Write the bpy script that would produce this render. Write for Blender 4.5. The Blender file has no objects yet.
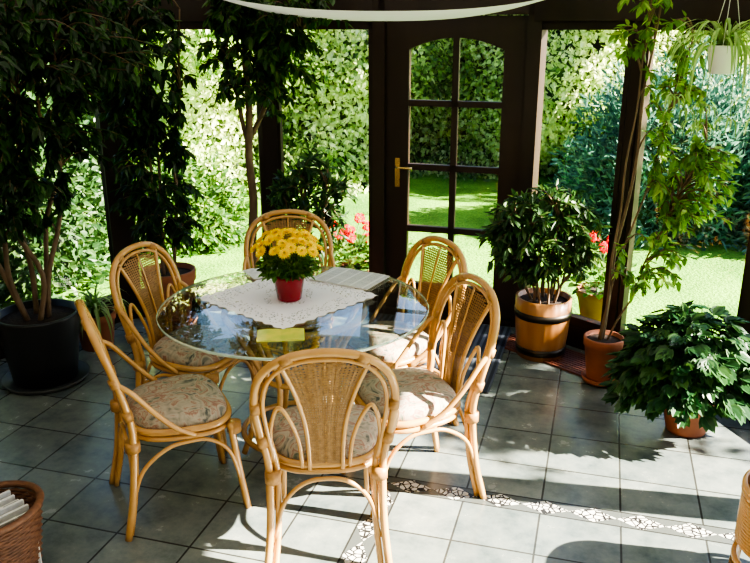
import bpy, math, random
import numpy as np
from mathutils import Vector
random.seed(7); rng=np.random.default_rng(7)
sc=bpy.context.scene

# ---------------------------------------------------------------- materials
def newmat(name):
    m=bpy.data.materials.new(name); m.use_nodes=True
    nt=m.node_tree; nt.nodes.clear()
    out=nt.nodes.new('ShaderNodeOutputMaterial')
    return m,nt,out
def N(nt,t,**kw):
    n=nt.nodes.new(t)
    for k,v in kw.items():
        if k in n.inputs.keys(): n.inputs[k].default_value=v
        else: setattr(n,k,v)
    return n
def ramp(nt,stops):
    r=nt.nodes.new('ShaderNodeValToRGB'); e=r.color_ramp.elements
    while len(e)>1: e.remove(e[-1])
    e[0].position=stops[0][0]; e[0].color=(*stops[0][1],1)
    for p,c in stops[1:]:
        x=e.new(p); x.color=(*c,1)
    return r
def simple(name,c1,c2=None,rough=.5,scale=12,metal=0,bump=0,stretch=(1,1,1),spec=.5,coat=0,trans=0):
    m,nt,out=newmat(name); L=nt.links.new
    p=N(nt,'ShaderNodeBsdfPrincipled',Roughness=rough,Metallic=metal)
    p.inputs['Specular IOR Level'].default_value=spec
    p.inputs['Coat Weight'].default_value=coat
    if c2 is None: c2=tuple(x*.8 for x in c1)
    tc=N(nt,'ShaderNodeTexCoord'); mp=N(nt,'ShaderNodeMapping',Scale=stretch)
    no=N(nt,'ShaderNodeTexNoise',Scale=scale,Detail=5.0)
    L(tc.outputs['Object'],mp.inputs[0]); L(mp.outputs[0],no.inputs[0])
    r=ramp(nt,[(.3,c1),(.7,c2)]); L(no.outputs[0],r.inputs[0]); L(r.outputs[0],p.inputs['Base Color'])
    if bump:
        b=N(nt,'ShaderNodeBump',Strength=bump,Distance=.01); L(no.outputs[0],b.inputs['Height']); L(b.outputs[0],p.inputs['Normal'])
    if trans:
        t=N(nt,'ShaderNodeBsdfTranslucent'); L(r.outputs[0],t.inputs[0]); mx=N(nt,'ShaderNodeMixShader',Fac=trans); L(p.outputs[0],mx.inputs[1]); L(t.outputs[0],mx.inputs[2]); L(mx.outputs[0],out.inputs[0])
    else: L(p.outputs[0],out.inputs[0])
    return m
def leafmat(name,stops,trans=.35,rough=.4,spec=.5):
    m,nt,out=newmat(name); L=nt.links.new
    a=N(nt,'ShaderNodeAttribute',attribute_name='rnd')
    r=ramp(nt,stops); L(a.outputs['Fac'],r.inputs[0])
    p=N(nt,'ShaderNodeBsdfPrincipled',Roughness=rough); p.inputs['Specular IOR Level'].default_value=spec
    L(r.outputs[0],p.inputs['Base Color'])
    t=N(nt,'ShaderNodeBsdfTranslucent')
    hs=N(nt,'ShaderNodeHueSaturation',Hue=.485,Saturation=1.1,Value=1.5); L(r.outputs[0],hs.inputs['Color']); L(hs.outputs[0],t.inputs[0])
    mx=N(nt,'ShaderNodeMixShader',Fac=trans); L(p.outputs[0],mx.inputs[1]); L(t.outputs[0],mx.inputs[2]); L(mx.outputs[0],out.inputs[0])
    return m
def glassmat(name,tint=(1,1,1),k=.9,base=.04,power=4.5):
    m,nt,out=newmat(name); L=nt.links.new
    lw=N(nt,'ShaderNodeLayerWeight',Blend=.5)
    pw=N(nt,'ShaderNodeMath',operation='POWER'); pw.inputs[1].default_value=power
    ma=N(nt,'ShaderNodeMath',operation='MULTIPLY_ADD'); ma.inputs[1].default_value=k; ma.inputs[2].default_value=base
    L(lw.outputs['Facing'],pw.inputs[0]); L(pw.outputs[0],ma.inputs[0])
    t=N(nt,'ShaderNodeBsdfTransparent'); t.inputs[0].default_value=(*tint,1)
    g=N(nt,'ShaderNodeBsdfGlossy',Roughness=.01)
    mx=N(nt,'ShaderNodeMixShader'); L(ma.outputs[0],mx.inputs[0]); L(t.outputs[0],mx.inputs[1]); L(g.outputs[0],mx.inputs[2]); L(mx.outputs[0],out.inputs[0])
    return m

M_wood=simple('dark_brown_wood',(.034,.017,.010),(.019,.0095,.007),.45,6,stretch=(1,1,.15),bump=.15)
M_rattan=simple('rattan_pole',(.60,.34,.12),(.47,.24,.075),.26,9,coat=.5)
M_bind=simple('rattan_binding',(.48,.26,.09),(.34,.17,.055),.45,60)
M_cane=simple('woven_cane',(.36,.20,.075),(.23,.12,.04),.5,70)
M_glass=glassmat('window_glass')
M_tglass=glassmat('table_glass',(.90,.97,.93),k=.95,base=.05,power=2.8)
M_terra=simple('terracotta',(.38,.14,.07),(.28,.10,.055),.7,8)
M_black=simple('black_plastic',(.018,.019,.021),(.012,.012,.013),.35,4)
M_grey=simple('grey_plastic',(.06,.065,.065),(.045,.05,.05),.5,4)
M_red=simple('red_glaze',(.30,.008,.018),(.25,.007,.015),.15,4)
M_soil=simple('soil',(.05,.03,.02),(.02,.013,.01),.95,60,bump=.6)
M_bark=simple('bark',(.24,.16,.10),(.13,.085,.05),.8,30,stretch=(1,1,.3),bump=.3)
M_white=simple('white_plastic',(.8,.8,.78),(.72,.72,.7),.4,4)
M_brass=simple('brass',(.75,.55,.25),(.65,.47,.2),.25,10,metal=1)
M_cream=simple('cream_plaster',(.46,.38,.28),(.41,.34,.25),.8,3)
M_ceil=simple('milky_roof_panel',(.36,.35,.33),(.32,.31,.30),.5,2,trans=.27)
M_fabric=simple('white_fabric',(.88,.89,.92),(.84,.85,.88),.85,6,trans=.4)
M_paper=simple('paper',(.75,.75,.73),(.55,.56,.58),.6,35)
M_yel=simple('yellow_cover',(.75,.68,.12),(.45,.55,.10),.35,14)
M_blk=simple('black_decal',(.01,.01,.01),(.012,.012,.012),.6,4)
M_stave=simple('barrel_oak',(.40,.19,.06),(.26,.11,.035),.4,7,stretch=(1,1,.15),bump=.2,coat=.3)
M_hoop=simple('barrel_hoop',(.07,.06,.05),(.04,.035,.03),.4,12,metal=.8)
M_grille=simple('grille_wood',(.14,.05,.03),(.09,.03,.02),.5,9)
M_wick=simple('wicker_brown',(.20,.09,.045),(.10,.045,.025),.6,50)
M_petal=leafmat('yellow_petal',[(0,(.88,.64,.01)),(1,(.97,.84,.03))],.3,.6,.2)
M_ctr=simple('flower_centre',(.45,.42,.03),(.35,.25,.02),.8,80)
M_redp=leafmat('red_petal',[(0,(.65,.02,.02)),(1,(.9,.07,.04))],.3,.6,.2)
M_ficus=leafmat('ficus_leaf',[(0,(.014,.045,.012)),(.6,(.035,.10,.02)),(1,(.10,.20,.04))],.35,.35)
M_ficusd=leafmat('ficus_leaf_dark',[(0,(.010,.030,.010)),(.6,(.022,.065,.018)),(1,(.06,.14,.032))],.34,.35)
M_light=leafmat('light_leaf',[(0,(.08,.18,.035)),(.6,(.16,.31,.06)),(1,(.32,.46,.12))],.45,.4)
M_dark=leafmat('glossy_dark_leaf',[(0,(.014,.055,.020)),(.7,(.04,.11,.035)),(1,(.08,.18,.05))],.25,.35)
M_shrub=leafmat('shrub_leaf',[(0,(.02,.055,.018)),(.7,(.05,.12,.035)),(1,(.13,.21,.07))],.3,.4)
M_spider=leafmat('spider_leaf',[(0,(.12,.25,.06)),(1,(.38,.50,.22))],.4,.4)
M_hedge=leafmat('hedge_leaf',[(0,(.05,.12,.03)),(.25,(.16,.28,.08)),(.5,(.46,.57,.22)),(1,(.92,.93,.68))],.5,.4)  # pale upper stops put blown-out sunlit brightness into the leaf colour
M_conif=leafmat('blue_conifer_leaf',[(0,(.03,.09,.07)),(.6,(.09,.20,.15)),(1,(.22,.36,.28))],.3,.5)
M_gard=leafmat('garden_leaf',[(0,(.03,.08,.02)),(.6,(.10,.22,.05)),(1,(.3,.42,.12))],.4,.4)

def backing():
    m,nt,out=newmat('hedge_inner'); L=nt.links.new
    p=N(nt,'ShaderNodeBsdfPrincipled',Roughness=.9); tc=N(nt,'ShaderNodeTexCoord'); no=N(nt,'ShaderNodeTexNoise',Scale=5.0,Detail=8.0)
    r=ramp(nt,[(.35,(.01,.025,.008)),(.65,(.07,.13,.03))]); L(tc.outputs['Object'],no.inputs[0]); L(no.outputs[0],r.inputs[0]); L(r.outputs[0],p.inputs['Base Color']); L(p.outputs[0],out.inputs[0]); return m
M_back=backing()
def lawn():
    m,nt,out=newmat('lawn_grass'); L=nt.links.new
    p=N(nt,'ShaderNodeBsdfPrincipled',Roughness=.85); p.inputs['Specular IOR Level'].default_value=.2; tc=N(nt,'ShaderNodeTexCoord')
    n1=N(nt,'ShaderNodeTexNoise',Scale=1.2,Detail=6.0); n2=N(nt,'ShaderNodeTexNoise',Scale=45.0,Detail=4.0)
    L(tc.outputs['Object'],n1.inputs[0]); L(tc.outputs['Object'],n2.inputs[0])
    ad=N(nt,'ShaderNodeMath',operation='ADD'); L(n1.outputs[0],ad.inputs[0]); L(n2.outputs[0],ad.inputs[1])
    hf=N(nt,'ShaderNodeMath',operation='MULTIPLY'); hf.inputs[1].default_value=.5; L(ad.outputs[0],hf.inputs[0])
    r=ramp(nt,[(.40,(.06,.17,.018)),(.60,(.19,.38,.05))]); L(hf.outputs[0],r.inputs[0]); L(r.outputs[0],p.inputs['Base Color'])
    b=N(nt,'ShaderNodeBump',Strength=.7,Distance=.03); L(n2.outputs[0],b.inputs['Height']); L(b.outputs[0],p.inputs['Normal'])
    L(p.outputs[0],out.inputs[0]); return m
M_lawn=lawn()
def tiles():
    m,nt,out=newmat('slate_tiles'); L=nt.links.new
    def M(op,a,b=None,c=None):
        n=nt.nodes.new('ShaderNodeMath'); n.operation=op
        for i,v in enumerate((a,b,c)):
            if v is None: continue
            if isinstance(v,(int,float)): n.inputs[i].default_value=v
            else: L(v,n.inputs[i])
        return n.outputs[0]
    tc=N(nt,'ShaderNodeTexCoord'); mp=N(nt,'ShaderNodeMapping'); mp.inputs['Rotation'].default_value=(0,0,math.radians(16)); mp.inputs['Location'].default_value=(.12,-.03,0)
    L(tc.outputs['Object'],mp.inputs[0])
    br=N(nt,'ShaderNodeTexBrick',Scale=1.0); br.offset=0; br.squash=1
    br.inputs['Brick Width'].default_value=.335; br.inputs['Row Height'].default_value=.335; br.inputs['Mortar Size'].default_value=.005; br.inputs['Mortar Smooth'].default_value=.3
    br.inputs['Color1'].default_value=(.125,.148,.147,1); br.inputs['Color2'].default_value=(.19,.212,.202,1); br.inputs['Mortar'].default_value=(.045,.045,.042,1); br.inputs['Bias'].default_value=0
    L(mp.outputs[0],br.inputs[0])
    no=N(nt,'ShaderNodeTexNoise',Scale=6.0,Detail=10.0,Roughness=.7); L(mp.outputs[0],no.inputs[0])
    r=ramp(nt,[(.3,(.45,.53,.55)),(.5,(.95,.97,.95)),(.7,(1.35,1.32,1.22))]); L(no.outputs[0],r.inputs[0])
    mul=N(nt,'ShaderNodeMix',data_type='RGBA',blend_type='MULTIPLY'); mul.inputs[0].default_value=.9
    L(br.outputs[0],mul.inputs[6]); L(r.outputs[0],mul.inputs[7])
    sp=N(nt,'ShaderNodeSeparateXYZ'); mp2=N(nt,'ShaderNodeMapping'); mp2.inputs['Rotation'].default_value=(0,0,math.radians(16)); L(tc.outputs['Object'],mp2.inputs[0]); L(mp2.outputs[0],sp.inputs[0])
    X=sp.outputs[0]; Y=sp.outputs[1]
    def strip(A,a0,B,b_lim,sign):
        dy=M('ABSOLUTE',M('SUBTRACT',A,a0)); lim=M('GREATER_THAN',B,b_lim) if sign>0 else M('LESS_THAN',B,b_lim)
        band=M('MULTIPLY',M('LESS_THAN',dy,.058),lim); line=M('MULTIPLY',M('GREATER_THAN',dy,.050),band)
        xm=M('ABSOLUTE',M('SUBTRACT',M('FRACT',M('MULTIPLY',B,1/.20)),.5))
        dia=M('MULTIPLY',M('LESS_THAN',M('ADD',M('MULTIPLY',xm,.20/.10),M('MULTIPLY',dy,1/.052)),1.0),band)
        return band,line,dia
    b1,l1,d1=strip(Y,3.05,X,-.855,1); b2,l2,d2=strip(X,-.80,Y,3.0,-1)
    band=M('MAXIMUM',b1,b2); line=M('MAXIMUM',l1,l2); dia=M('MAXIMUM',d1,d2)
    vo=N(nt,'ShaderNodeTexVoronoi',Scale=36.0,feature='DISTANCE_TO_EDGE'); L(mp2.outputs[0],vo.inputs[0])
    chip=M('GREATER_THAN',vo.outputs[0],.10)
    c=N(nt,'ShaderNodeMix',data_type='RGBA'); c.inputs[6].default_value=(.025,.025,.025,1); c.inputs[7].default_value=(.58,.58,.54,1); L(chip,c.inputs[0])
    bb=N(nt,'ShaderNodeMix',data_type='RGBA'); bb.inputs[6].default_value=(.085,.095,.09,1); L(dia,bb.inputs[0]); L(c.outputs[2],bb.inputs[7])
    b3=N(nt,'ShaderNodeMix',data_type='RGBA'); b3.inputs[7].default_value=(.03,.03,.028,1); L(line,b3.inputs[0]); L(bb.outputs[2],b3.inputs[6])
    fin=N(nt,'ShaderNodeMix',data_type='RGBA'); L(band,fin.inputs[0]); L(mul.outputs[2],fin.inputs[6]); L(b3.outputs[2],fin.inputs[7])
    p=N(nt,'ShaderNodeBsdfPrincipled'); L(fin.outputs[2],p.inputs['Base Color'])
    rr=M('MULTIPLY_ADD',no.outputs[0],.28,.10); L(rr,p.inputs['Roughness'])
    b=N(nt,'ShaderNodeBump',Strength=.25,Distance=.005); hh=M('MULTIPLY_ADD',no.outputs[0],.5,M('SUBTRACT',1.0,br.outputs[1])); L(hh,b.inputs['Height']); L(b.outputs[0],p.inputs['Normal'])
    L(p.outputs[0],out.inputs[0]); return m
M_tile=tiles()
def floral():
    m,nt,out=newmat('floral_fabric'); L=nt.links.new
    tc=N(nt,'ShaderNodeTexCoord'); no=N(nt,'ShaderNodeTexNoise',Scale=9.0,Detail=3.0,Distortion=2.5); L(tc.outputs['Object'],no.inputs[0])
    r=ramp(nt,[(.30,(.09,.10,.09)),(.40,(.33,.29,.23)),(.5,(.44,.37,.29)),(.56,(.30,.15,.11)),(.61,(.42,.35,.27)),(.70,(.13,.16,.12))]); L(no.outputs[0],r.inputs[0])
    p=N(nt,'ShaderNodeBsdfPrincipled',Roughness=.85); L(r.outputs[0],p.inputs['Base Color']); L(p.outputs[0],out.inputs[0]); return m
M_floral=floral()
def lace():
    m,nt,out=newmat('lace_cloth'); L=nt.links.new
    tc=N(nt,'ShaderNodeTexCoord'); vo=N(nt,'ShaderNodeTexVoronoi',Scale=75.0); L(tc.outputs['Object'],vo.inputs[0])
    lt=N(nt,'ShaderNodeMath',operation='LESS_THAN'); lt.inputs[1].default_value=.30; L(vo.outputs[0],lt.inputs[0])
    a=N(nt,'ShaderNodeAttribute',attribute_name='rnd'); ml=N(nt,'ShaderNodeMath',operation='MULTIPLY'); L(lt.outputs[0],ml.inputs[0]); L(a.outputs['Fac'],ml.inputs[1])
    p=N(nt,'ShaderNodeBsdfPrincipled',Roughness=.8); p.inputs['Base Color'].default_value=(.88,.86,.90,1)
    t=N(nt,'ShaderNodeBsdfTransparent'); mx=N(nt,'ShaderNodeMixShader'); L(ml.outputs[0],mx.inputs[0]); L(p.outputs[0],mx.inputs[1]); L(t.outputs[0],mx.inputs[2]); L(mx.outputs[0],out.inputs[0]); return m
M_lace=lace()
def matstripe():
    m,nt,out=newmat('ribbed_mat'); L=nt.links.new
    tc=N(nt,'ShaderNodeTexCoord'); w=N(nt,'ShaderNodeTexWave',Scale=8.0,bands_direction='X'); L(tc.outputs['Object'],w.inputs[0])
    r=ramp(nt,[(.3,(.016,.021,.032)),(.7,(.085,.10,.13))]); L(w.outputs[1],r.inputs[0])
    p=N(nt,'ShaderNodeBsdfPrincipled',Roughness=.7); L(r.outputs[0],p.inputs['Base Color']); L(p.outputs[0],out.inputs[0]); return m
M_mat=matstripe()
def gedge():
    m,nt,out=newmat('glass_edge'); p=N(nt,'ShaderNodeBsdfPrincipled',Roughness=.08); p.inputs['Base Color'].default_value=(.62,.82,.72,1); p.inputs['Transmission Weight'].default_value=.4
    nt.links.new(p.outputs[0],out.inputs[0]); return m
M_gedge=gedge()

# ---------------------------------------------------------------- mesh builder
def cr(pts,n=6,closed=False):
    P=[np.array(p,float) for p in pts]
    if closed: P=[P[-1]]+P+[P[0],P[1]]
    else: P=[2*P[0]-P[1]]+P+[2*P[-1]-P[-2]]
    o=[]
    for i in range(1,len(P)-2):
        a,b,c,d=P[i-1:i+3]
        for k in range(n):
            t=k/n
            o.append(.5*((2*b)+(-a+c)*t+(2*a-5*b+4*c-d)*t*t+(-a+3*b-3*c+d)*t**3))
    if not closed: o.append(P[-2])
    return np.array(o)
def unit(v):
    return v/np.maximum(np.linalg.norm(v,axis=-1,keepdims=True),1e-9)
class MB:
    def __init__(s): s.v=[];s.n=0;s.f=[];s.m=[];s.sm=[];s.r=[];s.mats=[]
    def mi(s,m):
        if m not in s.mats: s.mats.append(m)
        return s.mats.index(m)
    def add(s,V,F,mat,smooth=True,rnd=None):
        V=np.asarray(V,float).reshape(-1,3); k=s.mi(mat)
        s.v.append(V); b=s.n; s.n+=len(V)
        for i,f in enumerate(F):
            s.f.append(tuple(int(x)+b for x in f)); s.m.append(k); s.sm.append(smooth); s.r.append(.5 if rnd is None else float(rnd[i]))
    def tube(s,P,r,mat,sides=8,closed=False):
        P=np.asarray(P,float); n=len(P); R=np.full(n,r) if np.isscalar(r) else np.asarray(r)
        if closed: T=unit(np.roll(P,-1,0)-np.roll(P,1,0))
        else: T=unit(np.gradient(P,axis=0))
        a=np.array([0,0,1.]) if abs(T[0][2])<.9 else np.array([1.,0,0])
        u=unit(np.cross(T[0],a)); V=[]
        for i in range(n):
            u=unit(u-T[i]*np.dot(u,T[i])); w=np.cross(T[i],u)
            for k in range(sides):
                an=2*math.pi*k/sides; V.append(P[i]+R[i]*(u*math.cos(an)+w*math.sin(an)))
        F=[]
        for i in range(n if closed else n-1):
            j=(i+1)%n
            for k in range(sides):
                l=(k+1)%sides; F.append((i*sides+k,i*sides+l,j*sides+l,j*sides+k))
        if not closed:
            F.append(tuple(range(sides))[::-1]); F.append(tuple((n-1)*sides+k for k in range(sides)))
        s.add(V,F,mat)
    def lathe(s,prof,c,mat,segs=40,mod=None):
        V=[];F=[];n=len(prof)
        for r,z in prof:
            for k in range(segs):
                a=2*math.pi*k/segs; q=r*(mod(k) if mod else 1); V.append((c[0]+q*math.cos(a),c[1]+q*math.sin(a),c[2]+z))
        for i in range(n-1):
            for k in range(segs):
                l=(k+1)%segs; F.append((i*segs+k,i*segs+l,(i+1)*segs+l,(i+1)*segs+k))
        s.add(V,F,mat)
    def box(s,c,sz,mat,rz=0,ax=None):
        cx,sy=math.cos(rz),math.sin(rz); V=[]
        for x in(-.5,.5):
            for y in(-.5,.5):
                for z in(-.5,.5):
                    X,Y,Z=x*sz[0],y*sz[1],z*sz[2]; V.append((c[0]+X*cx-Y*sy,c[1]+X*sy+Y*cx,c[2]+Z))
        s.add(V,[(0,1,3,2),(4,6,7,5),(0,4,5,1),(2,3,7,6),(0,2,6,4),(1,5,7,3)],mat,False)
    def leaves(s,P,D,Nn,L,W,mat,rnd,fold=.12,droop=.12):
        P=np.asarray(P); D=unit(D); n=len(P); S=unit(np.cross(D,Nn)); U=np.cross(S,D)
        L=np.broadcast_to(L,(n,)).reshape(n,1); W=np.broadcast_to(W,(n,)).reshape(n,1)
        dz=np.array([0,0,-1.])*L*droop
        v=np.stack([P,P+.3*L*D+.5*W*S+fold*W*U,P+.7*L*D+.38*W*S+fold*W*U+dz*.5,P+L*D+dz,P+.7*L*D-.38*W*S+fold*W*U+dz*.5,P+.3*L*D-.5*W*S+fold*W*U],1).reshape(-1,3)
        F=[];R=[]
        for i in range(n):
            b=6*i; F.append((b,b+1,b+2,b+3)); F.append((b,b+3,b+4,b+5)); R+= [rnd[i],rnd[i]]
        s.add(v,F,mat,False,R)
    def ribbon(s,P,W,mat,rnd=.5):
        P=np.asarray(P); T=unit(np.gradient(P,axis=0)); S=unit(np.cross(T,np.array([0,0,1.])+1e-4)); n=len(P); W=np.asarray(W).reshape(-1,1)
        V=np.concatenate([P-S*W/2,P+S*W/2]); F=[(i,i+1,n+i+1,n+i) for i in range(n-1)]
        s.add(V,F,mat,True,[rnd]*len(F))
    def mesh(s,name):
        me=bpy.data.meshes.new(name); V=np.concatenate(s.v)
        me.from_pydata(V.tolist(),[],s.f)
        for m in s.mats: me.materials.append(m)
        me.polygons.foreach_set('material_index',s.m); me.polygons.foreach_set('use_smooth',s.sm)
        at=me.attributes.new('rnd','FLOAT','FACE'); at.data.foreach_set('value',s.r)
        me.update(); return me
    def obj(s,name,loc=(0,0,0),rz=0):
        o=bpy.data.objects.new(name,s.mesh(name)); sc.collection.objects.link(o); o.location=loc; o.rotation_euler=(0,0,rz); return o
def rdir(n): return unit(rng.normal(size=(n,3)))

# ---------------------------------------------------------------- room shell
FP=[(-3.0,-1.4),(2.35,-1.4),(2.38,2.8),(2.06,4.02),(1.01,5.18),(0.04,5.47),(-.74,5.62),(-1.78,5.35),(-2.75,4.2),(-3.0,2.6)]
H=2.4; LT=2.03
def inside(P,marg):
    """mask of world points that stay clear of the walls"""
    ok=P[:,2]<H-.08
    n=len(FP)
    for i in range(n):
        a=np.array(FP[i]);b=np.array(FP[(i+1)%n]); d=unit(b-a); nn=np.array([-d[1],d[0]])
        ok&=((P[:,:2]-a)@nn)>marg
    return ok
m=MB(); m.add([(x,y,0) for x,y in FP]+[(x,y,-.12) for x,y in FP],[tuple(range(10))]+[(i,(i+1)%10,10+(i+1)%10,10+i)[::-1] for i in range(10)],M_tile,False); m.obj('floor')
m=MB(); m.add([(x,y,H) for x,y in FP],[tuple(range(10))[::-1]],M_ceil,False)
for k in range(7):
    x=-2.6+.82*k; m.box((x,2.0,H-.035),(.06,6.4 if abs(x)<1.6 else 4.2,.07),M_wood)
m.obj('ceiling')
def seg(a,b,m,z0,z1,th,mat,i0=0,i1=0,off=0):
    a=np.array(a);b=np.array(b);d=(b-a);L=np.linalg.norm(d);d=d/L;nrm=np.array([-d[1],d[0]])
    c=(a+d*i0+b-d*i1)/2+nrm*off
    m.box((c[0],c[1],(z0+z1)/2),(L-i0-i1,th,z1-z0),mat,math.atan2(d[1],d[0]))
def post(m,p,w,z0=0,z1=H,rz=0): m.box((p[0],p[1],(z0+z1)/2),(w,w,z1-z0),M_wood,rz)
def window(a,b,name,pw=.06):
    m=MB()
    for (z0,z1) in((.13,.19),(LT-.05,LT)): seg(a,b,m,z0,z1,.06,M_wood,pw,pw)
    a_=np.array(a);b_=np.array(b);d=unit(b_-a_);rz=math.atan2(d[1],d[0])
    for q in (a_+d*(pw+.015),b_-d*(pw+.015)): m.box((q[0],q[1],(.13+LT)/2),(.03,.06,LT-.13),M_wood,rz)
    p=a_+d*(pw+.03);q=b_-d*(pw+.03)
    m.add([(p[0],p[1],.19),(q[0],q[1],.19),(q[0],q[1],LT-.05),(p[0],p[1],LT-.05)],[(0,1,2,3)],M_glass,False)
    return m.obj(name)
def wall(name,segs,posts,pz=.13):
    m=MB()
    for a,b,full in segs:
        if full: seg(a,b,m,0,H,.12,M_cream)
        else:
            seg(a,b,m,0,pz,.12,M_wood); seg(a,b,m,LT,H,.12,M_wood)
    for p,w,rz in posts: post(m,p,w,0,H,rz)
    m.obj(name)
R=math.radians
c_mid=tuple((np.array(FP[3])+np.array(FP[4]))/2+ (np.array(FP[4])-np.array(FP[3]))*.03)
wall('wall_right',[(FP[2],FP[3],0),(FP[3],c_mid,0),(c_mid,FP[4],0),(FP[1],FP[2],0)],[(FP[2],.12,.3),(FP[3],.11,-.6),(c_mid,.065,-.9),((2.365,1.2),.12,0),((2.355,-.2),.12,0)])
wall('wall_back',[(FP[5],FP[6],0),(FP[6],FP[7],0)],[(FP[6],.10,-.0),(FP[7],.16,.5)])
wall('wall_left',[(FP[7],FP[8],0),(FP[8],FP[9],1),(FP[9],FP[0],1)],[(FP[8],.14,.3)])
wall('wall_front',[(FP[0],FP[1],1)],[])
window(FP[3],FP[2],'window_1'); window(c_mid,FP[3],'window_2',.04); window(FP[4],c_mid,'window_3',.04)
window(FP[6],FP[5],'window_4',.05); window(FP[7],FP[6],'window_5'); window(FP[8],FP[7],'window_6')
window((2.365,1.2),FP[2],'window_7'); window((2.355,-.2),(2.365,1.2),'window_8')
# door frame + door (local x along the leaf)
dd=unit(np.array(FP[4])-np.array(FP[5])); drz=math.atan2(dd[1],dd[0]); DL=np.linalg.norm(np.array(FP[4])-np.array(FP[5]))
m=MB()
m.box((.0,0,H/2),(.085,.13,H),M_wood); m.box((DL,0,H/2),(.085,.13,H),M_wood); m.box((DL/2,0,(2.07+H)/2),(DL,.13,H-2.07),M_wood); m.box((DL/2,0,.02),(DL-.09,.13,.04),M_wood)
m.obj('trim_1',(FP[5][0],FP[5][1],0),drz)
m=MB(); x0,x1=.046,DL-.046; z0,z1=.045,2.065; sl=.155; sr=.14
th=.055
m.box((x0+sl/2,0,(z0+z1)/2),(sl,th,z1-z0),M_wood); m.box((x1-sr/2,0,(z0+z1)/2),(sr,th,z1-z0),M_wood)
m.box(((x0+x1)/2,0,z0+.10),(x1-x0-.2,th,.2),M_wood)
gx0,gx1=x0+sl,x1-sr; cx=(gx0+gx1)/2
K=20;V=[];F=[]
for i in range(K+1):
    x=gx0+(gx1-gx0)*i/K; za=1.93-.075*((x-cx)/((gx1-gx0)/2))**2
    for y in(-th/2,th/2): V+=[(x,y,za),(x,y,z1)]
for i in range(K):
    b=4*i; F+=[(b,b+4,b+5,b+1),(b+2,b+3,b+7,b+6),(b,b+2,b+6,b+4),(b+1,b+5,b+7,b+3)]
m.add(V,F,M_wood,False)
m.box((cx,0,(z0+.2+1.93)/2),(.040,.045,1.93-z0-.2),M_wood)
for z in (.645,1.08,1.51): m.box((cx,0,z),(gx1-gx0,.045,.040),M_wood)
m.add([(gx0,0,.2),(gx1,0,.2),(gx1,0,1.94),(gx0,0,1.94)],[(0,1,2,3)],M_glass,False)
m.box((x0+.085,-.034,1.04),(.035,.012,.2),M_brass)
m.tube(cr([(x0+.085,-.035,1.08),(x0+.085,-.075,1.08),(x0+.11,-.085,1.08),(x0+.20,-.085,1.078)],5),.009,M_brass)
m.obj('door_1',(FP[5][0],FP[5][1],0),drz)
# white roof blind sagging below the ceiling
m=MB();V=[];F=[];nx=24;ny=8
for j in range(ny+1):
    for i in range(nx+1):
        x=-1.0+2.1*i/nx; y=3.7+1.35*j/ny; s=(x-.05)/1.05
        V.append((x,y,2.065-.035*j/ny+.15*abs(s)**2.6+.008*math.sin(j*math.pi)))
for j in range(ny):
    for i in range(nx): a=j*(nx+1)+i; F.append((a,a+1,a+nx+2,a+nx+1))
m.add(V,F,M_fabric)
for x in(-.99,1.09):
    for y in (3.72,4.98): m.tube([(x,y,2.17),(x,y,H-.01)],.004,M_white,6)
m.obj('roof_blind')
# floor grille along right wall
m=MB(); a=np.array(FP[4]);b=np.array(FP[3]);d=unit(b-a);nin=np.array([d[1],-d[0]]); nin=nin if nin@np.array([-1,-1])>0 else -nin
Lg=1.48
for k in range(11):
    c=a+d*(.06+Lg/2)+nin*(.14+.027*k); m.box((c[0],c[1],.006),(Lg-.1,.016,.012),M_grille,math.atan2(d[1],d[0]))
for k in range(8):
    c=a+d*(.12+Lg*k/7.6)+nin*(.14+.135); m.box((c[0],c[1],.003),(.02,.28,.005),M_grille,math.atan2(d[1],d[0]))
m.obj('floor_grille')
# doormat
m=MB(); m.box((0,0,.006),(.98,1.06,.012),M_mat); m.obj('doormat',(.33,4.72,0),drz)

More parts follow.
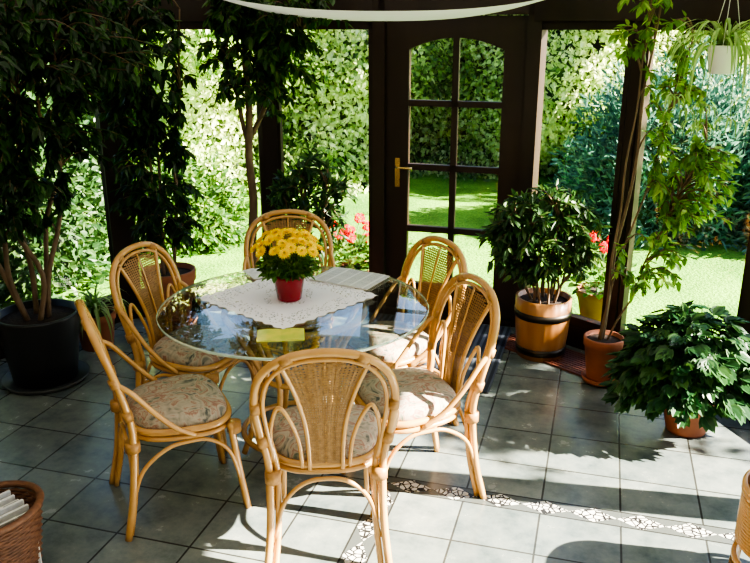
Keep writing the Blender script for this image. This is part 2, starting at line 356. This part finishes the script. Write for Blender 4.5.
# ---------------------------------------------------------------- rattan chair
def chair_mesh():
    m=MB()
    half=[(.235,-.275,0),(.216,-.235,.2),(.213,-.215,.44),(.240,-.235,.60),(.252,-.27,.74),(.222,-.305,.85),(.135,-.328,.922)]
    hoop=half+[(0,-.335,.945)]+[(-x,y,z) for x,y,z in half[::-1]]
    m.tube(cr(hoop,6),.0155,M_rattan,10)
    ztab=[.0,.44,.60,.74,.85,.922,.945]; ytab=[-.215,-.215,-.235,-.27,-.305,-.328,-.335]
    yb=lambda z: float(np.interp(z,ztab,ytab))
    inner=[(.19,-.215,.46),(.212,-.238,.60),(.222,-.27,.73),(.195,-.30,.83),(.12,-.32,.895),(0,-.328,.916)]
    m.tube(cr(inner+[(-x,y,z) for x,y,z in inner[:-1][::-1]],6),.009,M_rattan,8)
    w=lambda z: float(np.interp(z,[.44,.58,.70,.80,.88,.92],[.062,.066,.088,.118,.148,.16]))
    for s in(-1,1):
        m.tube(cr([(s*w(z),yb(z)+.002,z) for z in(.42,.52,.62,.72,.80,.86,.895)],4),.0095,M_rattan,8)
        m.tube(cr([(s*.20,-.212,.46),(s*.20,-.235,.60),(s*.172,-.255,.70),(s*.135,-.25,.66),(s*.10,-.225,.55),(s*.088,-.213,.43)],5),.0085,M_rattan,8)
        m.tube(cr([(s*.205,-.26,0),(s*.186,-.222,.2),(s*.184,-.205,.42),(s*.205,-.222,.55)],5),.013,M_rattan,8)
        m.tube(cr([(s*.215,.18,.42),(s*.205,.205,.22),(s*.218,.235,0)],5),.0155,M_rattan,10)
        m.tube(cr([(s*.185,.19,.42),(s*.178,.21,.22),(s*.186,.235,0)],5),.0125,M_rattan,8)
        m.tube(cr([(s*.248,-.262,.70),(s*.262,-.21,.66),(s*.268,-.13,.56),(s*.255,-.05,.47),(s*.235,.03,.41)],5),.0115,M_rattan,8)
        m.tube(cr([(s*.212,-.245,.13),(s*.222,-.19,.29),(s*.226,-.09,.37),(s*.228,0,.385),(s*.226,.09,.37),(s*.218,.17,.29),(s*.212,.215,.13)],5),.009,M_rattan,8)
        for (x,y,z) in((.20,-.218,.40),(.20,.198,.395)): m.tube([(s*x,y,z-.022),(s*x,y,z+.022)],.031,M_bind,10)
        m.tube([(s*.228,-.225,.535),(s*.236,-.232,.575)],.021,M_bind,10); m.tube([(s*.249,-.262,.69),(s*.25,-.272,.725)],.019,M_bind,10)
        m.tube([(s*.15,-.325,.908),(s*.115,-.33,.925)],.019,M_bind,10)
    for y,yy in((-.235,-.225),(.215,.205)):
        m.tube(cr([(-.20,y,.13),(-.165,yy,.28),(-.09,yy,.365),(0,yy,.385),(.09,yy,.365),(.165,yy,.28),(.20,y,.13)],5),.009,M_rattan,8)
    def ring(a,b,z,n=36):
        o=[]
        for k in range(n):
            t=2*math.pi*k/n; c,s_=math.cos(t),math.sin(t); x=a*math.copysign(abs(c)**.65,c); y=b*math.copysign(abs(s_)**.65,s_); o.append((x*(1+.12*y/.22),y,z))
        return np.array(o)
    m.tube(ring(.222,.205,.435),.015,M_rattan,8,True); m.tube(ring(.222,.203,.405),.012,M_rattan,8,True)
    rs=[(.80,.425),(.96,.430),(1.0,.452),(.985,.474),(.90,.492),(.62,.504),(.3,.508),(.02,.508)]
    V=[];F=[]
    for s,z in rs: V+= list(ring(.215*s,.20*s,z))
    for i in range(len(rs)-1):
        for k in range(36): l=(k+1)%36; F.append((i*36+k,i*36+l,(i+1)*36+l,(i+1)*36+k))
    F.append(tuple(range(36))[::-1]); m.add(V,F,M_floral)
    # woven cane fan
    def ztop(x): return float(np.interp(abs(x),[0,.05,.1,.14,.17],[.912,.908,.897,.878,.85]))
    z=.455
    while z<.905:
        ww=w(z)
        xs=[x for x in np.linspace(-ww,ww,9) if ztop(x)>=z]
        if len(xs)>1:
            V=[];F=[]
            for i,x in enumerate(xs):
                off=.0022*(1 if i%2 else -1); V+=[(x,yb(z)+off,z-.0037),(x,yb(z)+off,z+.0037)]
            for i in range(len(xs)-1): F.append((2*i,2*i+2,2*i+3,2*i+1))
            m.add(V,F,M_cane)
        z+=.0115
    for k in np.linspace(-1,1,19):
        V=[];F=[];hw=.0032;n=0
        for z in np.linspace(.44,.915,20):
            x=k*w(z)
            if ztop(x)<z: break
            off=.001; V+=[(x-hw*(1 if z<.7 else 1.35),yb(z)+off,z),(x+hw*(1 if z<.7 else 1.35),yb(z)+off,z)]; n+=1
        F=[(2*i,2*i+1,2*i+3,2*i+2) for i in range(n-1)]; m.add(V,F,M_cane)
    m.tube(cr([(0,yb(z)+.004,z) for z in(.44,.6,.75,.91)],4),.005,M_rattan,6)
    return m.mesh('dining_chair')
cm=chair_mesh()
def put(mesh,name,x,y,dx,dy):
    o=bpy.data.objects.new(name,mesh); sc.collection.objects.link(o); o.location=(x,y,0); o.rotation_euler=(0,0,math.atan2(-dx,dy)); return o
for x,y,dx,dy in((-.20,2.80,-.08,.99),(-.86,3.06,.90,.43),(-.90,3.70,.93,-.33),(-.49,4.27,.1,-.99),(.07,3.76,-.85,-.53),(.14,3.15,-.93,-.37)):
    put(cm,'dining_chair',x,y,dx,dy)

# ---------------------------------------------------------------- glass table
TX,TY,TZ=-.38,3.5,.75
m=MB(); r=.635
m.lathe([(0,.012),(r-.02,.012),(r-.004,.010)],(0,0,TZ-.012),M_tglass,96); m.lathe([(r-.004,.010),(r,.006),(r,.0),(r-.004,-.003)],(0,0,TZ-.012),M_gedge,96); m.lathe([(r-.004,-.003),(0,-.003)],(0,0,TZ-.012),M_tglass,96)
circ=lambda R_,z,n=40:[(R_*math.cos(2*math.pi*k/n),R_*math.sin(2*math.pi*k/n),z) for k in range(n)]
m.tube(circ(.33,TZ-.033),.017,M_rattan,8,True); m.tube(circ(.17,.40),.014,M_rattan,8,True); m.tube(circ(.27,.10),.014,M_rattan,8,True)
for k in range(8):
    a=2*math.pi*(k+.5)/8; c,s=math.cos(a),math.sin(a)
    m.tube(cr([(.33*c,.33*s,TZ-.035),(.26*c,.26*s,.6),(.17*c,.17*s,.40),(.20*c,.20*s,.22),(.28*c,.28*s,.015)],6),.015,M_rattan,8)
m.obj('glass_dining_table',(TX,TY,0))
# doily
m=MB();n=90;hs=.31;V=[];F=[];Rr=[]
for j in range(n+1):
    for i in range(n+1):
        u=2*i/n-1;v=2*j/n-1
        V.append((u*hs*(1+(.02*math.cos(v*30) if abs(u)>.97 else 0)),v*hs*(1+(.02*math.cos(u*30) if abs(v)>.97 else 0)),.0025+.0018*math.sin(u*9+v*4)*math.cos(v*7)))
for j in range(n):
    for i in range(n):
        a=j*(n+1)+i; F.append((a,a+1,a+n+2,a+n+1)); e=max(abs(2*i/n-1),abs(2*j/n-1)); Rr.append(1.0 if (e>.62 and (e<.93)) or abs(abs(2*i/n-1)+abs(2*j/n-1)-.45)<.08 else 0.)
m.add(V,F,M_lace,True,Rr); m.obj('lace_doily',(-.42,3.60,TZ+.001),R(48))
# newspapers
def paper(name,x,y,z,w,h,rz,mat,t=.004,bul=.004):
    m=MB()
    V=[];F=[];n=10
    for i in range(n+1):
        q=i/n; zz=t+bul*abs(math.sin(q*2*math.pi))
        for y_ in(-h/2,h/2): V+=[(-w/2+w*q,y_,0),(-w/2+w*q,y_,zz)]
    for i in range(n):
        b=4*i; F+=[(b+1,b+5,b+7,b+3),(b,b+2,b+6,b+4),(b,b+4,b+5,b+1),(b+2,b+3,b+7,b+6)]
    F+=[(0,1,3,2),(4*n,4*n+2,4*n+3,4*n+1)]
    m.add(V,F,mat,False)
    return m.obj(name,(x,y,z),rz)
def printed():
    m_,nt,out=newmat('newsprint'); L=nt.links.new
    tc=N(nt,'ShaderNodeTexCoord'); mp=N(nt,'ShaderNodeMapping',Scale=(14,26,1)); br=N(nt,'ShaderNodeTexBrick',Scale=1.0); br.offset=0
    br.inputs['Brick Width'].default_value=1.0; br.inputs['Row Height'].default_value=.30; br.inputs['Mortar Size'].default_value=.09
    br.inputs['Color1'].default_value=(.22,.23,.23,1); br.inputs['Color2'].default_value=(.42,.40,.37,1); br.inputs['Mortar'].default_value=(.72,.72,.68,1)
    L(tc.outputs['Object'],mp.inputs[0]); L(mp.outputs[0],br.inputs[0])
    p=N(nt,'ShaderNodeBsdfPrincipled',Roughness=.5); L(br.outputs[0],p.inputs['Base Color']); L(p.outputs[0],out.inputs[0]); return m_
M_news=printed()
paper('newspaper',-.13,3.88,TZ+.0065,.34,.25,-.5,M_news)
paper('newspaper',-.56,3.99,TZ+.0065,.24,.17,.5,M_paper)
paper('magazine',-.40,3.10,TZ+.001,.20,.13,.1,M_yel)
# chrysanthemum in red pot
m=MB(); m.lathe([(0,0),(.052,0),(.057,.004),(.074,.105),(.079,.110),(.079,.130),(.073,.131),(.070,.112),(0,.108)],(0,0,0),M_red,40)
m.lathe([(.071,.113),(0,.116)],(0,0,0),M_soil,30)
n=420; a=rng.uniform(0,2*math.pi,n); rr=.125*np.sqrt(rng.uniform(0,1,n)); zz=.14+.11*rng.uniform(0,1,n)*(1-rr/.2)
P=np.stack([rr*np.cos(a),rr*np.sin(a),zz],1); D=unit(np.stack([np.cos(a),np.sin(a),rng.uniform(-.5,.6,n)],1)+.5*rdir(n))
m.leaves(P,D,np.array([0,0,1.])+.4*rdir(n),rng.uniform(.03,.055,n),rng.uniform(.018,.028,n),M_gard,rng.uniform(0,.8,n))
for k in range(40): 
    an=k*2.4; r0=.155*math.sqrt((k+.5)/40); top=.338-3.4*r0*r0+random.uniform(-.014,.014)
    m.tube(cr([(r0*.25*math.cos(an),r0*.25*math.sin(an),.11),(r0*.7*math.cos(an),r0*.7*math.sin(an),.2),(r0*math.cos(an),r0*math.sin(an),top)],3),.0018,M_gard,5)
    c=np.array([r0*math.cos(an),r0*math.sin(an),top]); ax=unit(np.array([math.cos(an)*r0*6,math.sin(an)*r0*6,1.0])+.25*rdir(1)[0])
    t1=unit(np.cross(ax,[.3,.9,.1])); t2=np.cross(ax,t1)
    for ring_,(np_,el,ln) in enumerate(((16,.15,.034),(13,.5,.029),(9,.9,.020))):
        ang=np.arange(np_)*2*math.pi/np_+ring_*.2
        D=(t1[None]*np.cos(ang)[:,None]+t2[None]*np.sin(ang)[:,None])*math.cos(el)+ax*math.sin(el)
        m.leaves(np.repeat(c[None],np_,0),D,np.repeat(ax[None],np_,0),ln,.011,M_petal,rng.uniform(0,1,np_),droop=.05)
    m.tube([c-ax*.002,c+ax*.008],[.008,.006],M_ctr,8)
m.obj('potted_chrysanthemum',(-.41,3.56,TZ+.006))

# ---------------------------------------------------------------- plants
def pot(m,r0,r1,h,mat,z=0,c=(0,0),saucer=0,rim=True,smat=None):
    pr=[(0,0),(r0*.96,0),(r0,.01)]+([(r1*.95,h*.8),(r1,h*.8),(r1*1.02,h*.97),(r1,h)] if rim else [(r1,h*.97),(r1,h)])+[(r1*.92,h),(r1*.90,h*.9),(0,h*.9)]
    z2=z+(.015 if saucer else 0)
    m.lathe(pr,(c[0],c[1],z2),mat,48); m.lathe([(r1*.905,h*.905),(r1*.5,h*.925),(0,h*.93)],(c[0],c[1],z2),M_soil,32)
    if saucer: m.lathe([(0,0),(saucer*.92,0),(saucer,.03),(saucer*.96,.03),(saucer*.88,.012),(0,.012)],(c[0],c[1],z),smat or mat,48)
    return z2+h*.92
def foliage(m,loc,trunk,targets,nl,LL,WW,mat,droop=.5,tr=.0035,t0=.3,rb=(0,1),spread=.8,marg=.12,clip=True,xlim=None):
    loc=np.array(loc); trunk=np.asarray(trunk); PP=[];DD=[]
    targets=np.asarray(targets)
    if clip: targets=targets[inside(targets+loc,marg+.02)]
    if xlim: targets=targets[(targets[:,0]+loc[0]>xlim[0])&(targets[:,0]+loc[0]<xlim[1])]
    for T in targets:
        T=np.asarray(T); d=np.linalg.norm(trunk-T,axis=1)+.9*np.maximum(0,trunk[:,2]-T[2]+.05); k=np.argmin(d+rng.uniform(0,.12,len(d)))
        A=trunk[k]; C=(A+T)/2+np.array([0,0,.10+.12*np.linalg.norm(T-A)])
        if clip: C[2]=min(C[2],H-.1-loc[2])
        t=np.linspace(0,1,7)[:,None]; B=(1-t)**2*A+2*t*(1-t)*C+t*t*T
        m.tube(B,np.linspace(tr*1.6,tr*.4,7),M_bark,4)
        ts=rng.uniform(t0,1,nl)[:,None]; Q=(1-ts)**2*A+2*ts*(1-ts)*C+ts*ts*T; tg=unit(2*(1-ts)*(C-A)+2*ts*(T-C))
        PP.append(Q); DD.append(unit(tg*.6+spread*rdir(nl)+np.array([0,0,-droop])))
    P=np.concatenate(PP);D=np.concatenate(DD)
    if clip:
        ok=inside(P+loc,marg-.02)&inside(P+loc+D*LL*1.15,.075); P=P[ok];D=D[ok]
    n=len(P)
    s=rng.uniform(.7,1.15,n)
    m.leaves(P,D,np.array([0,0,1.])+.55*rdir(n),LL*s,WW*s,mat,rng.uniform(rb[0],rb[1],n))
def ell(c,r,n,inner=.35):
    d=rdir(n); q=rng.uniform(inner,1,n)**.6; return np.array(c)+d*np.array(r)*q[:,None]
def wob(p0,p1,n,amp):
    p0=np.array(p0,float);p1=np.array(p1,float); o=[p0+(p1-p0)*t+amp*rng.normal(size=3)*np.array([1,1,.2])*math.sin(math.pi*min(1,t+.15)) for t in np.linspace(0,1,n)]; o[0]=p0; return cr(o,4)

# big ficus in black pot
m=MB(); z=pot(m,.18,.235,.41,M_black,saucer=.25,rim=False,smat=M_grey)
TR=[]
for k in range(6):
    a=k*1.05; t=wob((.06*math.cos(a),.06*math.sin(a),z-.03),(.35*math.cos(a)-.02,.25*math.sin(a),2.15),7,.035); m.tube(t,np.linspace(.017,.006,len(t)),M_bark,7); TR.append(t)
TR=np.concatenate(TR); loc=(-1.96,4.28,0)
tg=np.concatenate([ell((0,0,1.65),(.62,.62,.62),220),ell((.25,-.1,1.85),(.6,.5,.42),120),ell((-.1,-.2,1.15),(.45,.4,.3),80),ell((-.15,-.75,1.85),(.5,.5,.4),90)])
foliage(m,loc,TR[TR[:,2]>.8],tg,21,.072,.032,M_ficusd,.6)
m.obj('potted_ficus_tree',loc)
# second ficus in terracotta pot
m=MB(); z=pot(m,.12,.175,.36,M_terra,z=.08,saucer=.17); m.lathe([(0,0),(.16,0),(.16,.08),(0,.08)],(0,0,0),M_wood,30)
TR=[]
for k in range(3):
    a=k*2.1; t=wob((.04*math.cos(a),.04*math.sin(a),z-.03),(.2*math.cos(a),.14*math.sin(a),2.1),7,.03); m.tube(t,np.linspace(.013,.005,len(t)),M_bark,7); TR.append(t)
TR=np.concatenate(TR); loc=(-1.38,5.02,0)
tg=np.concatenate([ell((0,-.1,1.0),(.34,.26,.42),95),ell((-.04,-.1,1.75),(.38,.30,.48),150)])
foliage(m,loc,TR[TR[:,2]>.6],tg,19,.072,.030,M_ficusd,.6,xlim=(-2,-1.13))
m.obj('potted_weeping_fig',loc)
# tree with brown trunk behind rear chair
m=MB(); z=pot(m,.12,.16,.30,M_terra,saucer=.16)
t=wob((0,0,z-.03),(.02,-.05,2.1),7,.02); m.tube(t,np.linspace(.036,.016,len(t)),M_bark,9)
t2=wob((.02,0,1.3),(.5,-.1,2.2),6,.03); m.tube(t2,np.linspace(.018,.006,len(t2)),M_bark,7)
t3=wob((.02,0,1.2),(-.12,-.1,2.1),6,.02); m.tube(t3,np.linspace(.018,.006,len(t3)),M_bark,7)
TR=np.concatenate([t,t2,t3]); tg=np.concatenate([ell((.28,-.25,2.05),(.42,.3,.28),90),ell((.0,-.25,1.9),(.34,.32,.4),110),ell((.30,-.2,1.7),(.2,.2,.3),24)]); loc=(-.84,5.2,0)
foliage(m,loc,TR[TR[:,2]>1.1],tg,16,.07,.030,M_ficus,.5,xlim=(-1.06,1))
m.obj('potted_indoor_tree',loc)
# shrub near left window
m=MB(); z=pot(m,.12,.155,.28,M_terra,saucer=.15)
TR=[]
for k in range(7):
    a=k*.9; t=wob((.03*math.cos(a),.03*math.sin(a),z-.03),(.20*math.cos(a),.12*math.sin(a),1.05),6,.02); m.tube(t,np.linspace(.008,.003,len(t)),M_bark,6); TR.append(t)
loc=(-.44,5.18,0)
foliage(m,loc,np.concatenate(TR),ell((0,-.05,.85),(.31,.2,.34),100),15,.08,.024,M_shrub,-.1)
m.obj('potted_shrub',loc)
# barrel planter
m=MB(); f=lambda k:.985 if k%4==0 else 1.0
m.lathe([(0,.02),(.140,.02),(.140,0),(.147,0),(.162,.13),(.172,.26),(.175,.39),(.157,.39),(.155,.35),(0,.35)],(0,0,0),M_stave,80,f)
for zz,rb in((.055,.155),(.29,.175)): m.lathe([(rb-.01,zz-.022),(rb+.001,zz-.022),(rb+.004,zz+.022),(rb-.01,zz+.022)],(0,0,0),M_hoop,80)
m.lathe([(.155,.36),(0,.365)],(0,0,0),M_soil,30)
TR=[]
for k in range(12):
    a=k*.7; t=wob((.07*math.cos(a),.07*math.sin(a),.35),(.22*math.cos(a)-.02,.14*math.sin(a),random.uniform(.75,.96)),6,.015); m.tube(t,np.linspace(.009,.003,len(t)),M_bark,6); TR.append(t)
loc=(1.06,4.66,0)
foliage(m,loc,np.concatenate(TR),ell((-.03,-.05,.78),(.38,.24,.32),210),15,.075,.026,M_shrub,.1)
m.obj('barrel_planter_shrub',loc)
# slender tree in terracotta pot
m=MB(); z=pot(m,.08,.112,.26,M_terra,saucer=.11)
TR=[]
for (ex,ey,ez,r_) in((.10,-.10,2.2,.012),(.03,-.14,2.1,.009),(.22,-.24,1.95,.008),(.33,-.28,1.45,.006)):
    t=wob((random.uniform(-.03,.03),random.uniform(-.03,.03),z-.02),(ex,ey,ez),8,.015); m.tube(t,np.linspace(r_,r_*.4,len(t)),M_bark,7); TR.append(t)
TR=np.concatenate(TR); loc=(1.33,4.24,.012)
tg=np.concatenate([ell((.30,-.26,1.2),(.24,.2,.28),80),ell((.18,-.22,1.62),(.17,.18,.28),34),ell((0,-.12,2.0),(.20,.18,.22),22),ell((.2,-.2,.75),(.22,.14,.22),26)])
foliage(m,loc,TR[TR[:,2]>.55],tg,10,.06,.027,M_light,.35)
m.obj('potted_slender_tree',loc)
# bushy dark leafed plant
m=MB(); z=pot(m,.10,.145,.22,M_terra)
n=680; d=rdir(n); d[:,2]=np.abs(d[:,2])*1.12-.36; Rr=rng.uniform(.6,1,n)[:,None]
P=np.array([-.03,0,.36])+d*np.array([.37,.33,.42])*Rr
P[:,2]=np.maximum(P[:,2],.075)
kk=~((P[:,1]<-.12)&(P[:,2]<.15)&(abs(P[:,0])<.07)); P=P[kk]; d=d[kk]; n=len(P)
for i in range(0,n,2): m.tube(cr([(0,0,z-.02),(P[i]*.5+np.array([0,0,.24])),P[i]],3),.0025,M_dark,4)
D=unit(d*np.array([1,1,.2])+.5*rdir(n)+np.array([0,0,-.3])); D[:,2]=np.maximum(D[:,2],-.45)
for lo in(-1.0,-.5,0,.5,1.0):   # lobed leaves
    ax=unit(d*.8+np.array([0,0,.6])); S=np.cross(ax,D); D2=unit(D*math.cos(lo)+S*math.sin(lo)); s=1.0 if lo==0 else (.85 if abs(lo)<.7 else .7)
    m.leaves(P,D2,ax,.09*s*np.ones(n),.052*s*np.ones(n),M_dark,rng.uniform(0,1,n),fold=.1)
m.obj('potted_begonia',(1.62,3.66,0))
# hanging spider plant
m=MB(); m.lathe([(0,0),(.05,0),(.068,.11),(.072,.115),(.066,.115),(.064,.1),(0,.1)],(0,0,0),M_white,36)
for k in range(3):
    a=k*2.1; m.tube([(.068*math.cos(a),.068*math.sin(a),.112),(0,0,.42)],.0015,M_white,5)
m.tube([(0,0,.42),(0,0,2.4-1.81)],.002,M_white,5)
def arch(m,c,a,l,w,up=.5):
    el=random.uniform(.5,1.35)*up*2; p=np.array(c,float); o=[p.copy()]; 
    for k in range(10):
        p=p+np.array([math.cos(a)*math.cos(el),math.sin(a)*math.cos(el),math.sin(el)])*l/10; o.append(p.copy()); el=max(-1.45,el-.3)
    m.ribbon(o,[w*max(.08,math.sin(math.pi*min(.98,.25+.74*i/10))) for i in range(11)],M_spider,random.random())
for k in range(80): arch(m,(random.uniform(-.03,.03),random.uniform(-.03,.03),.1),random.uniform(0,6.28),random.uniform(.24,.44),.012)
for k in range(9):
    a=random.uniform(0,6.28); e=(.19*math.cos(a),.19*math.sin(a),-random.uniform(.02,.36))
    m.tube(cr([(0,0,.1),(.12*math.cos(a),.12*math.sin(a),.2),e],5),.0018,M_spider,5)
    for j in range(10): arch(m,e,random.uniform(0,6.28),random.uniform(.09,.14),.009,.3)
m.obj('hanging_spider_plant',(1.46,3.42,1.81))
# grassy plant at far left
m=MB(); z=pot(m,.10,.13,.24,M_terra)
for k in range(60): arch(m,(random.uniform(-.03,.03),random.uniform(-.03,.03),z),random.uniform(0,6.28),random.uniform(.26,.42),.015,.75)
m.obj('potted_grass_lily',(-1.82,4.78,0))

# ---------------------------------------------------------------- foreground wicker pieces
m=MB()
def oval(a,b,z,n=44): return [(a*math.cos(2*math.pi*k/n),b*math.sin(2*math.pi*k/n),z) for k in range(n)]
for j in range(22):
    z=.008+j*.0135; s=.82+.18*j/21; P=[(x*(1+.02*(1 if (i+j)%2 else -1)),y*(1+.02*(1 if (i+j)%2 else -1)),z) for i,(x,y,_) in enumerate(oval(.20*s,.16*s,z))]; m.tube(P,.0075,M_wick,6,True)
m.tube(oval(.205,.165,.315),.014,M_wick,8,True); m.lathe([(0,.01),(.12,.01)],(0,0,0),M_wick,24)
for k in range(6): m.box((.02,-.09+.032*k,.17),(.24,.012,.25+.015*(k%3)),M_paper if k%3 else M_news,random.uniform(-.06,.06))
m.obj('magazine_basket',(-1.43,2.46,0),.9)
m=MB()
for k in range(4):
    a=k*math.pi/2+.78; c,s=math.cos(a),math.sin(a); m.tube([(.17*c,.17*s,.42),(.19*c,.19*s,0)],.018,M_rattan,10)
for z in(.40,.42,.12): m.tube(oval(.185,.185,z),.013,M_rattan,8,True)
for j in range(9):
    m.tube(oval(.02*j+.008,.02*j+.008,.432+.003*math.sin(j)),.011,M_wick,6,True)
for j in range(14): m.tube(oval(.188,.188,.20+.0135*j,36),.007,M_rattan,6,True)
m.obj('rattan_stool',(1.52,2.42,0))

# bird silhouette sticker on window 3
a=np.array(FP[4]);b=np.array(c_mid); d=unit(b-a); nn=np.array([-d[1],d[0]]); nn=nn if nn@np.array([-1,-1])>0 else -nn
q=a+d*.46+nn*.006
m=MB(); sh=[(-.055,.035),(-.02,.02),(-.012,.045),(.0,.05),(.01,.018),(.05,.0),(.015,-.006),(.012,-.04),(-.002,-.012),(-.03,.002)]
m.add([(x,0,z) for x,z in sh],[tuple(range(len(sh)))],M_blk,False); m.obj('bird_sticker',(q[0],q[1],1.88),math.atan2(d[1],d[0]))

# ---------------------------------------------------------------- garden
m=MB(); m.add([(-25,-8,-.14),(25,-8,-.14),(25,25,-.14),(-25,25,-.14)],[(0,1,2,3)],M_lawn,False); m.obj('lawn_ground')
def bulge(x,z): return .7*np.sin(x*1.1+z*.5)+.4*np.sin(x*2.7-z*1.6)+.3*np.sin(z*3.1+x*.6)
m=MB(); n=90000; x=rng.uniform(-8,8,n); z=rng.uniform(-.12,3.2,n); y=10.7+bulge(x,z)+rng.uniform(0,.7,n)
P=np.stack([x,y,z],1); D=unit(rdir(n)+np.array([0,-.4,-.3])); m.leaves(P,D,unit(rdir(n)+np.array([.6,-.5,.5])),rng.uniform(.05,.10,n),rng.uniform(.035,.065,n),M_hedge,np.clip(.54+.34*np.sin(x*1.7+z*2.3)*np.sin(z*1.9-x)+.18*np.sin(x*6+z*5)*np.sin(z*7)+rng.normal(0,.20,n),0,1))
X=np.linspace(-8.2,8.2,70); Z=np.linspace(-.14,3.25,22); V=[];F=[]
for zz in Z:
    for xx in X: V.append((xx,11.3+bulge(xx,zz),zz))
for j in range(21):
    for i in range(69): a_=j*70+i; F.append((a_,a_+1,a_+71,a_+70))
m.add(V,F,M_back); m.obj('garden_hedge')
def bush(name,c,r,n,mat,LL,WW,up=.0):
    m=MB(); d=rdir(n); d[:,2]=np.abs(d[:,2]); lump=1+.16*np.sin(d[:,0]*9+d[:,2]*7)*np.cos(d[:,1]*8+d[:,2]*5)
    P=d*np.array(r)*(rng.uniform(.70,1,n)*lump)[:,None]
    D=unit(d*.8+.8*rdir(n)+np.array([0,0,up])); m.leaves(P,D,unit(d+.8*rdir(n)),LL*rng.uniform(.7,1.2,n),WW,mat,rng.uniform(0,1,n))
    V=[];F=[];
    pr=[(.0,.66),(.35,.62),(.58,.48),(.66,.25),(.66,0)]
    for q,h in pr:
        for k in range(20): a=k*math.pi/10; V.append((q*r[0]*math.cos(a),q*r[1]*math.sin(a),h*r[2]))
    for i in range(4):
        for k in range(20): l=(k+1)%20; F.append((i*20+k,i*20+l,(i+1)*20+l,(i+1)*20+k))
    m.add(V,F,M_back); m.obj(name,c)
bush('blue_conifer_bush',(3.3,8.5,-.14),(1.35,.9,1.8),13000,M_conif,.12,.028,.3)
bush('blue_conifer_bush',(4.8,7.9,-.14),(1.1,.9,1.6),9000,M_conif,.12,.028,.3)
bush('garden_shrub',(-3.2,6.6,-.14),(.9,.8,2.3),9000,M_shrub,.09,.045)
bush('garden_shrub',(-4.2,5.0,-.14),(.9,1.0,2.6),9000,M_shrub,.09,.045)
bush('garden_shrub',(-2.1,7.8,-.14),(.8,.5,.9),6000,M_gard,.08,.04)
# trees added out of view to the right so their crowns throw dappled shade
def gtree(name,c,h,cr_,nt_,nl):
    m=MB(); t=wob((0,0,0),(.2,.1,h),6,.06); m.tube(t,np.linspace(.13,.05,len(t)),M_bark,9); TR=[t]
    for k in range(7):
        a=k*.9; s_=t[int(len(t)*(.45+.07*k))-1]; b_=wob(s_,s_+np.array([math.cos(a)*cr_*.7,math.sin(a)*cr_*.7,.5+.1*k]),5,.05); m.tube(b_,np.linspace(.04,.012,len(b_)),M_bark,6); TR.append(b_)
    foliage(m,c,np.concatenate(TR),ell((0,0,h),(cr_,cr_,cr_*.75),nt_),nl,.13,.08,M_gard,.2,tr=.006,clip=False); m.obj(name,c)
gtree('added_shade_tree',(6.4,3.6,-.14),3.9,1.45,125,12)
gtree('added_shade_tree',(9.4,9.0,-.14),4.6,1.5,90,12)
# geraniums in pots outside
def geranium(c,k=9,h=.55):
    m=MB(); z=pot(m,.13,.18,.26,M_terra)
    n=260; P=ell((0,0,z+.12),(.24,.24,.16),n); m.leaves(P,unit(P-np.array([0,0,z])+.1*rdir(n)),np.array([0,0,1.])+.4*rdir(n),.06,.06,M_gard,rng.uniform(0,1,n))
    for i in range(k):
        a=i*2.4; q=.2*math.sqrt(i/k); c_=np.array([q*math.cos(a),q*math.sin(a),h+random.uniform(-.08,.08)])
        m.tube([(0,0,z),c_],.003,M_gard,5); d=rdir(60); m.leaves(c_+d*.02,d,rdir(60),.028,.026,M_redp,rng.uniform(0,1,60))
    m.obj('potted_geranium',c)
geranium((-.20,6.15,-.14),8,.6); geranium((.08,6.3,-.14),7,.42); geranium((1.70,5.6,-.14),5,.62)

# ---------------------------------------------------------------- light, world, camera
w=bpy.data.worlds.new('sky'); sc.world=w; w.use_nodes=True; nt=w.node_tree; bg=nt.nodes['Background']
sky=nt.nodes.new('ShaderNodeTexSky'); sky.sky_type='NISHITA'; sky.sun_disc=False; sky.sun_elevation=R(34); sky.sun_rotation=R(85)
nt.links.new(sky.outputs[0],bg.inputs[0]); bg.inputs[1].default_value=.36
sd=bpy.data.lights.new('sun','SUN'); sd.energy=42; sd.angle=R(.53); sd.color=(1,.91,.75)
so=bpy.data.objects.new('sun',sd); sc.collection.objects.link(so)
dirv=Vector((-.93,.16,-.60)); so.rotation_euler=dirv.to_track_quat('-Z','Y').to_euler(); so.location=(8,1,6)
cd=bpy.data.cameras.new('camera'); co=bpy.data.objects.new('camera',cd); sc.collection.objects.link(co); co.location=(0,0,2.0); co.rotation_euler=(R(72),0,0)
cd.sensor_width=36; cd.lens=37.7; sc.camera=co
try:
    sc.view_settings.view_transform='AgX'; sc.view_settings.look='AgX - High Contrast'; sc.view_settings.exposure=.42
except Exception as e: print(e)
